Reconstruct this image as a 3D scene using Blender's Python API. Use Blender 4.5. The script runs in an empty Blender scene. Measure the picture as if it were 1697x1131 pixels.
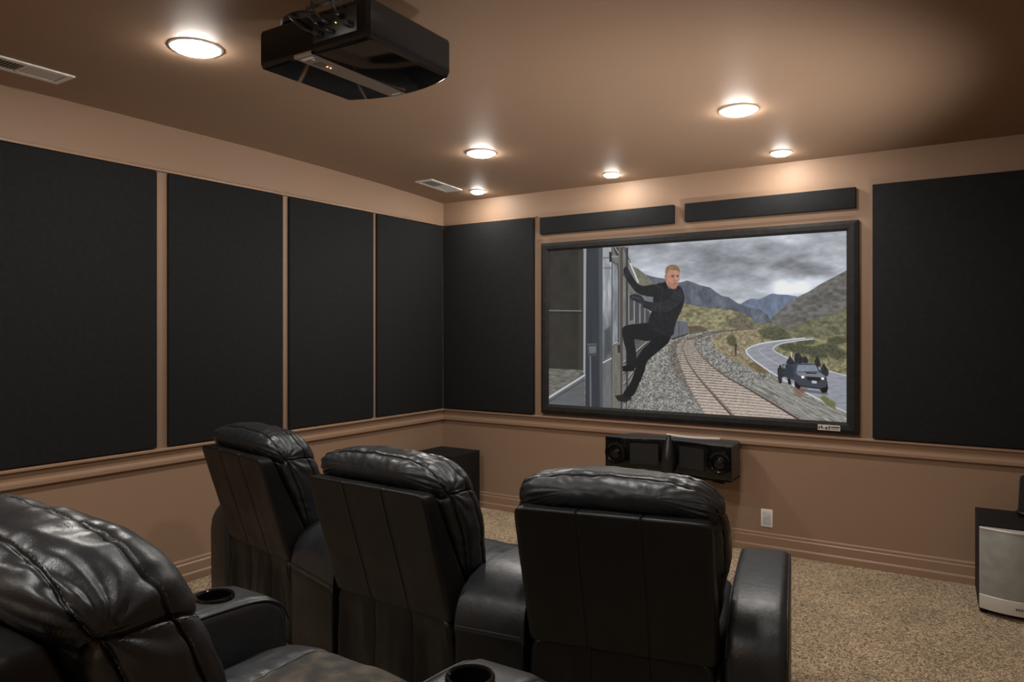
import bpy, bmesh, math, random
import numpy as np
from mathutils import Vector, Matrix, noise

random.seed(7)
S = bpy.context.scene
COL = S.collection
PI = math.pi

# ------------------------------------------------------------------ camera, world, exposure
cam_d = bpy.data.cameras.new('camera')
cam = bpy.data.objects.new('camera', cam_d); COL.objects.link(cam)
cam.location = (4.118, -5.246, 1.53)
cam.rotation_euler = (PI / 2, 0, math.radians(32.8))
cam_d.sensor_width = 36.0
cam_d.lens = 36.0 * 1216.0 / 1697.0
cam_d.shift_y = -15.5 / 1697.0
cam_d.clip_start = 0.05
S.camera = cam

world = bpy.data.worlds.new('world'); S.world = world
world.use_nodes = True
world.node_tree.nodes['Background'].inputs[0].default_value = (0.05, 0.05, 0.055, 1)
world.node_tree.nodes['Background'].inputs[1].default_value = 0.3

S.view_settings.view_transform = 'Standard'
S.view_settings.look = 'None'
S.view_settings.gamma = 1.0
S.view_settings.use_curve_mapping = False
S.view_settings.exposure = 0.0
S.cycles.use_denoising = True
S.cycles.max_bounces = 10
S.cycles.diffuse_bounces = 6
S.cycles.sample_clamp_indirect = 6.0

LAMP = 250.0          # radiance of the big ceiling lenses
LAMP_SMALL = 140.0    # radiance of the small lenses along the screen wall
UPW = 350.0          # watts of the added fill uplights on the right wall
UPB = 26.0           # watts of each added fill uplight behind the camera
SCREEN = 1.0         # brightness of the projected picture

# ------------------------------------------------------------------ helpers
def s2l(c):
    return tuple(((v / 255.0) / 12.92 if v / 255.0 <= 0.04045 else ((v / 255.0 + 0.055) / 1.055) ** 2.4) for v in c)

def mat(name, color, rough=0.5, metal=0.0, bump=None, coat=0.0, emit=None, strength=0.0, spec=0.5, vary=None, rvary=None, sheen=0.0):
    m = bpy.data.materials.new(name); m.use_nodes = True
    nt = m.node_tree; b = nt.nodes['Principled BSDF']
    b.inputs['Base Color'].default_value = (*color, 1)
    b.inputs['Roughness'].default_value = rough
    b.inputs['Metallic'].default_value = metal
    b.inputs['Specular IOR Level'].default_value = spec
    b.inputs['Coat Weight'].default_value = coat
    b.inputs['Sheen Weight'].default_value = sheen
    if emit:
        b.inputs['Emission Color'].default_value = (*emit, 1)
        b.inputs['Emission Strength'].default_value = strength
    tc = nt.nodes.new('ShaderNodeTexCoord')
    def nz(scale, detail=3.0):
        n = nt.nodes.new('ShaderNodeTexNoise'); n.inputs['Scale'].default_value = scale
        n.inputs['Detail'].default_value = detail
        nt.links.new(tc.outputs['Object'], n.inputs['Vector']); return n
    if vary:                                  # (scale, second colour, low, high)
        n = nz(vary[0], 5.0); mr = nt.nodes.new('ShaderNodeMapRange')
        mr.inputs['From Min'].default_value = vary[2]; mr.inputs['From Max'].default_value = vary[3]
        mx = nt.nodes.new('ShaderNodeMix'); mx.data_type = 'RGBA'
        mx.inputs['A'].default_value = (*color, 1); mx.inputs['B'].default_value = (*vary[1], 1)
        nt.links.new(n.outputs['Fac'], mr.inputs['Value']); nt.links.new(mr.outputs['Result'], mx.inputs['Factor'])
        nt.links.new(mx.outputs['Result'], b.inputs['Base Color'])
    if rvary:                                 # (scale, rough low, rough high)
        n = nz(rvary[0], 4.0); mr = nt.nodes.new('ShaderNodeMapRange')
        mr.inputs['From Min'].default_value = 0.35; mr.inputs['From Max'].default_value = 0.65
        mr.inputs['To Min'].default_value = rvary[1]; mr.inputs['To Max'].default_value = rvary[2]
        nt.links.new(n.outputs['Fac'], mr.inputs['Value']); nt.links.new(mr.outputs['Result'], b.inputs['Roughness'])
    last = None
    for (scale, strength_, dist) in (bump or []):
        n = nz(scale, 4.0); bp = nt.nodes.new('ShaderNodeBump')
        bp.inputs['Strength'].default_value = strength_; bp.inputs['Distance'].default_value = dist
        nt.links.new(n.outputs['Fac'], bp.inputs['Height'])
        if last: nt.links.new(last.outputs['Normal'], bp.inputs['Normal'])
        last = bp
    if last: nt.links.new(last.outputs['Normal'], b.inputs['Normal'])
    return m

WALLC = (0.265, 0.174, 0.116)
M = {}
M['wall'] = mat('wall_paint', WALLC, 0.55, bump=[(220, 0.15, 0.002), (4, 0.10, 0.01)], spec=0.35)
M['ceiling'] = mat('ceiling_paint', WALLC, 0.6, bump=[(160, 0.2, 0.002), (3, 0.12, 0.01)], spec=0.3)
M['trim'] = mat('trim_paint', (0.275, 0.180, 0.120), 0.38, bump=[(120, 0.08, 0.001)], spec=0.45)
M['panel'] = mat('acoustic_fabric', (0.0085, 0.0092, 0.0102), 0.9, bump=[(900, 0.6, 0.001), (60, 0.15, 0.002)], sheen=0.0, spec=0.25,
                 vary=(40, (0.012, 0.0128, 0.014), 0.35, 0.7))
M['leather'] = mat('black_leather', (0.0140, 0.0152, 0.0175), 0.36, bump=[(420, 0.22, 0.0012), (38, 0.22, 0.006)], rvary=(9, 0.33, 0.47), spec=0.5)
M['leather_flat'] = mat('black_leather_smooth', (0.0068, 0.0066, 0.0066), 0.42, bump=[(420, 0.2, 0.001), (14, 0.2, 0.006)], rvary=(7, 0.36, 0.5), spec=0.30)
M['stitch'] = mat('stitch_thread', (0.045, 0.045, 0.047), 0.6)
M['worn'] = mat('worn_suede_leather', (0.012, 0.011, 0.010), 0.8, bump=[(160, 0.5, 0.003)], vary=(16, (0.070, 0.056, 0.038), 0.42, 0.70))
M['gloss'] = mat('gloss_black_plastic', (0.003, 0.003, 0.0033), 0.08, coat=0.0, spec=0.4)
M['satin'] = mat('satin_black_plastic', (0.009, 0.009, 0.010), 0.35, bump=[(300, 0.1, 0.001)])
M['matte'] = mat('matte_black', (0.006, 0.006, 0.0065), 0.7, bump=[(300, 0.2, 0.001)], spec=0.25)
M['velvet'] = mat('frame_velvet', (0.008, 0.0075, 0.0075), 0.7, bump=[(70, 0.5, 0.003)], vary=(22, (0.018, 0.017, 0.0165), 0.4, 0.75), sheen=0.0, spec=0.3)
M['silver'] = mat('brushed_silver', (0.58, 0.57, 0.54), 0.35, metal=0.35, bump=[(400, 0.05, 0.001)])
M['grille_grey'] = mat('silver_mesh_grille', (0.30, 0.31, 0.30), 0.42, metal=0.35, bump=[(700, 0.35, 0.001)], vary=(14, (0.37, 0.39, 0.37), 0.4, 0.7))
M['strip'] = mat('champagne_metal', (0.33, 0.28, 0.24), 0.35, metal=0.5)
M['white'] = mat('white_plastic', (0.72, 0.71, 0.68), 0.4, bump=[(50, 0.03, 0.001)])
M['white_shade'] = mat('plate_insert', (0.55, 0.57, 0.58), 0.35, vary=(45, (0.42, 0.43, 0.52), 0.4, 0.7))
M['ventwhite'] = mat('vent_enamel', (0.62, 0.60, 0.57), 0.45, bump=[(90, 0.03, 0.001)])
M['ventdark'] = mat('vent_duct', (0.10, 0.095, 0.09), 0.8, bump=[(50, 0.1, 0.001)])
M['lens'] = mat('lamp_lens', (0.9, 0.88, 0.84), 0.5, emit=(1.0, 0.93, 0.85), strength=LAMP)
M['lens_small'] = mat('small_lamp_lens', (0.9, 0.88, 0.84), 0.5, emit=(1.0, 0.93, 0.85), strength=LAMP_SMALL)
M['lamp_rim'] = mat('lamp_rim', (0.8, 0.76, 0.70), 0.4)
M['red_led'] = mat('red_led', (0.5, 0.1, 0.06), 0.4, emit=(1.0, 0.30, 0.18), strength=3.0)
M['green_led'] = mat('green_led', (0.4, 0.5, 0.1), 0.4, emit=(0.8, 1.0, 0.2), strength=1.0)
M['pale_text'] = mat('pale_print', (0.6, 0.58, 0.55), 0.5)
M['dark_text'] = mat('dark_print', (0.03, 0.03, 0.03), 0.5)
M['cable'] = mat('cable_rubber', (0.006, 0.006, 0.006), 0.35)

for k in ('leather', 'leather_flat'):
    M[k].node_tree.nodes['Principled BSDF'].inputs['Specular Tint'].default_value = (.86, .94, 1.0, 1)

def carpet_mat():
    m = bpy.data.materials.new('carpet'); m.use_nodes = True
    nt = m.node_tree; b = nt.nodes['Principled BSDF']; L = nt.links.new
    b.inputs['Roughness'].default_value = 0.95; b.inputs['Specular IOR Level'].default_value = 0.1
    b.inputs['Sheen Weight'].default_value = 0.15
    tc = nt.nodes.new('ShaderNodeTexCoord')
    v = nt.nodes.new('ShaderNodeTexVoronoi'); v.inputs['Scale'].default_value = 115
    n0 = nt.nodes.new('ShaderNodeTexNoise'); n0.inputs['Scale'].default_value = 60; n0.inputs['Detail'].default_value = 4
    mv = nt.nodes.new('ShaderNodeMix'); mv.data_type = 'VECTOR'; mv.inputs['Factor'].default_value = 0.02
    L(tc.outputs['Object'], n0.inputs['Vector']); L(tc.outputs['Object'], mv.inputs['A']); L(n0.outputs['Color'], mv.inputs['B'])
    L(mv.outputs['Result'], v.inputs['Vector'])
    r = nt.nodes.new('ShaderNodeValToRGB')
    e = r.color_ramp.elements
    e[0].position = 0.0; e[0].color = (0.150, 0.104, 0.060, 1)
    e[1].position = 1.0; e[1].color = (0.66, 0.51, 0.33, 1)
    k = e.new(0.45); k.color = (0.41, 0.31, 0.195, 1)
    sp = nt.nodes.new('ShaderNodeSeparateColor'); L(v.outputs['Color'], sp.inputs['Color']); L(sp.outputs['Red'], r.inputs['Fac'])
    n1 = nt.nodes.new('ShaderNodeTexNoise'); n1.inputs['Scale'].default_value = 3.2; n1.inputs['Detail'].default_value = 3
    L(tc.outputs['Object'], n1.inputs['Vector'])
    mr = nt.nodes.new('ShaderNodeMapRange'); mr.inputs['From Min'].default_value = 0.3; mr.inputs['From Max'].default_value = 0.7
    mr.inputs['To Min'].default_value = 0.82; mr.inputs['To Max'].default_value = 1.12
    L(n1.outputs['Fac'], mr.inputs['Value'])
    mx = nt.nodes.new('ShaderNodeVectorMath'); mx.operation = 'SCALE'
    L(r.outputs['Color'], mx.inputs[0]); L(mr.outputs['Result'], mx.inputs['Scale']); L(mx.outputs['Vector'], b.inputs['Base Color'])
    bp = nt.nodes.new('ShaderNodeBump'); bp.inputs['Strength'].default_value = 0.9; bp.inputs['Distance'].default_value = 0.012
    L(v.outputs['Distance'], bp.inputs['Height']); bp.invert = True
    n2 = nt.nodes.new('ShaderNodeTexNoise'); n2.inputs['Scale'].default_value = 22; n2.inputs['Detail'].default_value = 5
    L(tc.outputs['Object'], n2.inputs['Vector'])
    b2 = nt.nodes.new('ShaderNodeBump'); b2.inputs['Strength'].default_value = 0.6; b2.inputs['Distance'].default_value = 0.02
    L(n2.outputs['Fac'], b2.inputs['Height']); L(bp.outputs['Normal'], b2.inputs['Normal']); L(b2.outputs['Normal'], b.inputs['Normal'])
    return m
M['carpet'] = carpet_mat()

def tag(o, label=None, cat=None, group=None, kind=None):
    if label: o['label'] = label
    if cat: o['category'] = cat
    if group: o['group'] = group
    if kind: o['kind'] = kind
    return o

def link(name, me, m, parent=None, smooth=False):
    o = bpy.data.objects.new(name, me); COL.objects.link(o)
    if m is not None: me.materials.append(m)
    if smooth: me.polygons.foreach_set('use_smooth', [True] * len(me.polygons))
    if parent is not None: o.parent = parent
    return o

def empty(name, loc=(0, 0, 0), rz=0.0):
    o = bpy.data.objects.new(name, None); COL.objects.link(o)
    o.empty_display_size = 0.1; o.location = loc; o.rotation_euler = (0, 0, rz); return o

def pydata(verts, faces):
    me = bpy.data.meshes.new('mesh'); me.from_pydata([tuple(map(float, v)) for v in verts], [], faces); me.update(); return me

def bm_done(bm, name, m, parent=None, smooth=False, bevel=0.0, segs=2, angle=40):
    bmesh.ops.recalc_face_normals(bm, faces=bm.faces[:])
    if bevel > 0:
        ed = [e for e in bm.edges if len(e.link_faces) == 2 and e.calc_face_angle(0) > math.radians(angle)]
        bmesh.ops.bevel(bm, geom=ed, offset=bevel, segments=segs, profile=0.5, affect='EDGES', clamp_overlap=True)
    me = bpy.data.meshes.new(name); bm.to_mesh(me); bm.free()
    o = link(name, me, m, parent)
    if smooth:
        me.polygons.foreach_set('use_smooth', [True] * len(me.polygons))
        me.set_sharp_from_angle(angle=math.radians(35))
    return o

def add_box(bm, lo, hi, mtx=None):
    vs = []
    for x in (lo[0], hi[0]):
        for y in (lo[1], hi[1]):
            for z in (lo[2], hi[2]):
                p = Vector((x, y, z))
                if mtx is not None: p = mtx @ p
                vs.append(bm.verts.new(p))
    for f in ((0, 1, 3, 2), (4, 6, 7, 5), (0, 4, 5, 1), (2, 3, 7, 6), (0, 2, 6, 4), (1, 5, 7, 3)):
        bm.faces.new([vs[i] for i in f])

def box(name, lo, hi, m, parent=None, bevel=0.0, segs=2):
    bm = bmesh.new(); add_box(bm, lo, hi)
    return bm_done(bm, name, m, parent, smooth=bevel > 0, bevel=bevel, segs=segs)

def ruled(name, profile, fa, fb, m, parent=None, bevel=0.0, segs=3, angle=40, smooth=True):
    """closed profile placed by fa and by fb, joined into a solid"""
    bm = bmesh.new()
    A = [bm.verts.new(fa(*p)) for p in profile]; B = [bm.verts.new(fb(*p)) for p in profile]
    n = len(profile)
    bm.faces.new(A); bm.faces.new(B[::-1])
    for i in range(n):
        j = (i + 1) % n; bm.faces.new((A[i], B[i], B[j], A[j]))
    return bm_done(bm, name, m, parent, smooth=smooth, bevel=bevel, segs=segs, angle=angle)

def lathe(name, prof, m, parent=None, n=40, axis='z', loc=(0, 0, 0)):
    """prof: list of (radius, height)"""
    bm = bmesh.new(); rings = []
    for r, h in prof:
        if r < 1e-6: rings.append([bm.verts.new((0, 0, h))]); continue
        rings.append([bm.verts.new((r * math.cos(2 * PI * i / n), r * math.sin(2 * PI * i / n), h)) for i in range(n)])
    for a, b in zip(rings, rings[1:]):
        for i in range(n):
            j = (i + 1) % n
            if len(a) == 1 and len(b) > 1: bm.faces.new((a[0], b[i], b[j]))
            elif len(b) == 1 and len(a) > 1: bm.faces.new((a[i], a[j], b[0]))
            elif len(a) > 1: bm.faces.new((a[i], a[j], b[j], b[i]))
    if axis == 'y': bmesh.ops.rotate(bm, verts=bm.verts[:], cent=(0, 0, 0), matrix=Matrix.Rotation(PI / 2, 3, 'X'))
    bmesh.ops.translate(bm, verts=bm.verts[:], vec=loc)
    return bm_done(bm, name, m, parent, smooth=True)

def add_tube(bm, pts, r, n=8, closed=False):
    pts = [Vector(p) for p in pts]; rings = []; N = len(pts); prev = None
    for i, p in enumerate(pts):
        a = pts[(i - 1) % N] if (closed or i > 0) else p; b = pts[(i + 1) % N] if (closed or i < N - 1) else p
        t = (b - a).normalized()
        u = prev if prev is not None else (Vector((0, 0, 1)) if abs(t.z) < 0.9 else Vector((1, 0, 0)))
        u = (u - t * u.dot(t)).normalized(); prev = u; w = t.cross(u)
        rings.append([bm.verts.new(p + r * (math.cos(2 * PI * k / n) * u + math.sin(2 * PI * k / n) * w)) for k in range(n)])
    for i in range(N if closed else N - 1):
        a, b = rings[i], rings[(i + 1) % N]
        for k in range(n):
            l = (k + 1) % n; bm.faces.new((a[k], a[l], b[l], b[k]))
    if not closed:
        bm.faces.new(rings[0][::-1]); bm.faces.new(rings[-1])

def tube(name, pts, r, m, parent=None, n=8, closed=False):
    bm = bmesh.new(); add_tube(bm, pts, r, n, closed)
    return bm_done(bm, name, m, parent, smooth=True)

def smooth_pts(pts, k=8):
    out = []; P = [Vector(p) for p in pts]; Q = [P[0]] + P + [P[-1]]
    for i in range(len(P) - 1):
        a, b, c, d = Q[i:i + 4]
        for j in range(k):
            t = j / k
            out.append(0.5 * ((2 * b) + (c - a) * t + (2 * a - 5 * b + 4 * c - d) * t * t + (3 * b - a - 3 * c + d) * t ** 3))
    out.append(P[-1]); return out

# ------------------------------------------------------------------ the setting
RX = 4.47; YB = -7.0
CEIL = [(0.0, 2.69), (-0.4, 2.712), (-0.8, 2.73), (-1.4, 2.748), (-2.0, 2.76), (-3.0, 2.764), (YB, 2.764)]
def zc(y):
    ys = [-c[0] for c in CEIL]; return float(np.interp(-y, ys, [c[1] for c in CEIL]))
def struct(o, label, cat): return tag(o, label, cat, kind='structure')

struct(box('wall_left', (-0.12, YB - 0.12, -0.1), (0, 0.12, 2.95), M['wall']), 'brown painted side wall carrying four black panels', 'wall')
struct(box('wall_front', (0, 0, -0.1), (RX, 0.12, 2.95), M['wall']), 'brown painted wall behind the projection screen', 'wall')
struct(box('wall_right', (RX, YB - 0.12, -0.1), (RX + 0.12, 0.12, 2.95), M['wall']), 'brown painted wall at the right, outside the picture', 'wall')
struct(box('wall_back', (0, YB - 0.12, -0.1), (RX, YB, 2.95), M['wall']), 'brown painted wall behind the camera', 'wall')
prof = [(y, z) for y, z in CEIL] + [(YB, 2.9), (0.0, 2.9)]
struct(ruled('ceiling', prof, lambda y, z: (0, y, z), lambda y, z: (RX, y, z), M['ceiling'], smooth=True), 'brown painted ceiling with recessed lights', 'ceiling')
RIS = 0.18; YR = -3.72
fp = [(0.0, 0.0), (YR, 0.0), (YR, RIS), (YB, RIS), (YB, -0.1), (0.0, -0.1)]
struct(ruled('floor', fp, lambda y, z: (0, y, z), lambda y, z: (RX, y, z), M['carpet'], smooth=False), 'speckled beige carpet floor with a raised rear step', 'floor')

rail = [(0, .838), (.030, .838), (.034, .834), (.034, .824), (.014, .818), (.012, .776), (.024, .768), (.026, .760), (.026, .742), (.020, .736), (0, .734)]
base = [(0, .136), (.010, .134), (.013, .128), (.013, .112), (.019, .106), (.019, .052), (.026, .046), (.028, .040), (.028, 0), (0, 0)]
struct(ruled('trim_1', rail, lambda a, z: (a, YB, z), lambda a, z: (a, 0, z), M['trim'], smooth=False), 'brown moulded chair rail on the side wall under the panels', 'chair rail')
struct(ruled('trim_2', rail, lambda a, z: (0.0, -a, z), lambda a, z: (RX, -a, z), M['trim'], smooth=False), 'brown moulded chair rail under the projection screen', 'chair rail')
struct(ruled('baseboard_left', base, lambda a, z: (a, YR, z), lambda a, z: (a, 0, z), M['trim'], smooth=False), 'tall brown baseboard along the side wall', 'baseboard')
struct(ruled('baseboard_front', base, lambda a, z: (0.0, -a, z), lambda a, z: (RX, -a, z), M['trim'], smooth=False), 'tall brown baseboard below the projection screen', 'baseboard')
struct(box('trim_3', (0, YB, 2.480), (0.020, 0, 2.496), M['trim'], bevel=.002), 'thin brown moulding above the side wall panels', 'moulding')
struct(box('trim_4', (0, -0.022, 2.480), (0.984, 0, 2.492), M['trim'], bevel=.002), 'thin brown moulding above the panel left of the screen', 'moulding')

# ------------------------------------------------------------------ acoustic panels
def panel(lo, hi, label, group, pin=None):
    o = box('acoustic_panel', lo, hi, M['panel'], bevel=0.004, segs=3)
    tag(o, label, 'acoustic panel', group); return o
G1 = 'tall black fabric panels on the side wall'
panel((0.001, -4.66, .846), (0.024, -2.747, 2.474), 'widest black fabric wall panel, cut by the left edge of the photo', G1)
panel((0.001, -2.674, .846), (0.024, -1.825, 2.474), 'black fabric side wall panel next right of the widest panel', G1)
panel((0.001, -1.768, .846), (0.024, -0.928, 2.474), 'black fabric side wall panel second from the room corner', G1)
panel((0.001, -0.884, .846), (0.024, -0.040, 2.474), 'black fabric side wall panel directly beside the room corner', G1)
G2 = 'black fabric panels on the screen wall'
panel((0.036, -0.042, .846), (0.968, -0.001, 2.474), 'tall black fabric panel between the corner and the screen', G2)
panel((3.512, -0.042, .846), (4.435, -0.001, 2.474), 'tall black fabric panel right of the screen', G2)
panel((1.034, -0.042, 2.333), (2.182, -0.001, 2.470), 'narrow black bar panel above the left half of the screen', G2)
panel((2.268, -0.042, 2.335), (3.414, -0.001, 2.470), 'narrow black bar panel above the right half of the screen', G2)

# ------------------------------------------------------------------ ceiling lights
def ceiling_light(x, y, d, lensm, label, group):
    e = empty('ceiling_light', (x, y, zc(y)))
    tag(e, label, 'ceiling light', group); R = d / 2
    lathe('trim_ring', [(R * .84, -.002), (R * .86, -.0045), (R * .95, -.0045), (R, -.0015), (R, .004), (R * .84, .004), (R * .84, -.002)], M['lamp_rim'], e)
    l = lathe('lens', [(R * .84, .001), (R * .84, -.006), (R * .78, -.012), (R * .6, -.019), (R * .3, -.0225), (0, -.023)], lensm, e)
    l['label'] = 'glowing white lens'
    return e
GL = 'recessed ceiling lights'
ceiling_light(1.236, -3.31, .225, M['lens'], 'large glowing round ceiling light left of the projector', GL)
ceiling_light(1.249, -1.177, .213, M['lens'], 'large glowing round ceiling light near the small ceiling vent', GL)
ceiling_light(2.985, -1.20, .213, M['lens'], 'large glowing round ceiling light right of centre before the screen', GL)
ceiling_light(0.556, -.245, .135, M['lens_small'], 'small round ceiling light nearest the room corner', GL)
ceiling_light(1.78, -.243, .135, M['lens_small'], 'small round ceiling light above the left part of the screen', GL)
ceiling_light(2.996, -.25, .140, M['lens_small'], 'small round ceiling light above the right part of the screen', GL)
ceiling_light(2.985, -3.31, .225, M['lens'], 'added large round ceiling light above the seats, outside the picture', GL)  # these last three are extra lights added out of view
ceiling_light(1.236, -5.6, .225, M['lens'], 'added large round ceiling light behind the camera at the left', GL)
ceiling_light(2.985, -5.6, .225, M['lens'], 'added large round ceiling light behind the camera at the right', GL)

# ------------------------------------------------------------------ ceiling vents
def vent(x0, x1, y0, y1, label):
    cx, cy = (x0 + x1) / 2, (y0 + y1) / 2
    e = empty('ceiling_vent', (cx, cy, zc(cy)))
    slope = math.atan2(zc(y1) - zc(y0), y1 - y0); e.rotation_euler = (slope, 0, 0)
    tag(e, label, 'air vent', 'white ceiling vents')
    w, h = (x1 - x0) / 2, (y1 - y0) / 2; f = .028
    bm = bmesh.new()
    for lo, hi in (((-w, -h, -.008), (-w + f, h, .0)), ((w - f, -h, -.008), (w, h, .0)), ((-w + f, -h, -.008), (w - f, -h + f, .0)), ((-w + f, h - f, -.008), (w - f, h, .0)),
                   ((-w + f, -.006, -.008), (w - f, .006, 0))):
        add_box(bm, lo, hi)
    bm_done(bm, 'vent_frame', M['ventwhite'], e)
    bk = box('duct_backing', (-w + f, -h + f, -.0015), (w - f, h - f, .0), M['ventdark'], e); bk['label'] = 'dark duct opening'
    bm = bmesh.new(); n = 22
    for side in (-1, 1):
        for i in range(n // 2):
            yy = side * (.012 + (h - f - .014) * (i + .5) / (n // 2))
            mt = Matrix.Translation((0, yy, -.004)) @ Matrix.Rotation(math.radians(-35 * side), 4, 'X')
            add_box(bm, (-w + f, -.0045, -.0006), (w - f, .0045, .0006), mt)
    bm_done(bm, 'louvers', M['ventwhite'], e)
vent(.250, .427, -3.81, -3.41, 'white louvered ceiling vent at the left edge of the photo')
vent(.305, .475, -.755, -.355, 'white louvered ceiling vent near the room corner')

# ------------------------------------------------------------------ added uplights that brighten the ceiling, unseen on the side and back walls
def fill_uplight(loc, rz, watts, label, aim=None):
    e = empty('fill_uplight', loc, rz); tag(e, label, 'fill light', 'added fill uplights outside the picture')
    # local: the wall lies at y = 0, the room at y < 0
    ruled('bowl', [(-.001, -.16), (-.05, -.15), (-.12, -.06), (-.135, 0), (-.125, 0), (-.11, -.055), (-.045, -.135), (-.012, -.14), (-.012, 0), (-.001, 0)],
          lambda y, z: (-.16, y, z), lambda y, z: (.16, y, z), M['lamp_rim'], e, bevel=.003)
    if aim is not None:
        ld = bpy.data.lights.new('fill_lamp', 'SPOT'); ld.spot_size = math.radians(84); ld.spot_blend = 1.0; ld.shadow_soft_size = .06
    else:
        ld = bpy.data.lights.new('fill_lamp', 'AREA'); ld.shape = 'RECTANGLE'; ld.size = .26; ld.size_y = .09
    ld.energy = watts; ld.color = (1.0, .95, .89)
    lo = bpy.data.objects.new('lamp', ld); COL.objects.link(lo); lo.parent = e; lo.location = (0, -.070, .03)
    if aim is not None:
        inv = Matrix.Translation(loc) @ Matrix.Rotation(rz, 4, 'Z')
        t = inv.inverted() @ Vector(aim) - lo.location
        lo.rotation_euler = t.to_track_quat('-Z', 'Y').to_euler()
    else:
        lo.rotation_euler = (math.radians(155), 0, 0)
    return e
fill_uplight((RX, -1.7, .62), -PI / 2, UPW, 'added fill uplight on the right wall nearer the screen, outside the picture', (2.1, -1.2, 2.76))
fill_uplight((RX, -4.0, .80), -PI / 2, UPW * .28, 'added fill uplight on the right wall beside the seats, outside the picture', (2.4, -3.1, 2.76))
fill_uplight((1.2, YB, 1.62), PI, UPB, 'left added fill uplight on the back wall behind the camera')
fill_uplight((3.3, YB, 1.62), PI, UPB, 'right added fill uplight on the back wall behind the camera')

# ------------------------------------------------------------------ projection screen
# The picture shown on the screen: painted into the mesh colours of the flat screen cloth.
SX0, SX1, SZ0, SZ1 = 1.112, 3.357, .936, 2.190
def vnoise(x, y, seed=0):
    xi = np.floor(x).astype(np.int64); yi = np.floor(y).astype(np.int64)
    fx = x - xi; fy = y - yi; fx = fx * fx * (3 - 2 * fx); fy = fy * fy * (3 - 2 * fy)
    def h(a, b):
        n = (a * 374761393 + b * 668265263 + seed * 974634777) & 0x7fffffff
        n = ((n ^ (n >> 13)) * 1274126177) & 0x7fffffff
        return ((n ^ (n >> 16)) & 0xffff) / 65535.0
    return (h(xi, yi) * (1 - fx) + h(xi + 1, yi) * fx) * (1 - fy) + (h(xi, yi + 1) * (1 - fx) + h(xi + 1, yi + 1) * fx) * fy
def fbm(x, y, o=4, seed=0):
    s = 0; a = .5; t = 0
    for i in range(o):
        s = s + a * vnoise(x * 2 ** i, y * 2 ** i, seed + i); t += a; a *= .55
    return s / t

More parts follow.
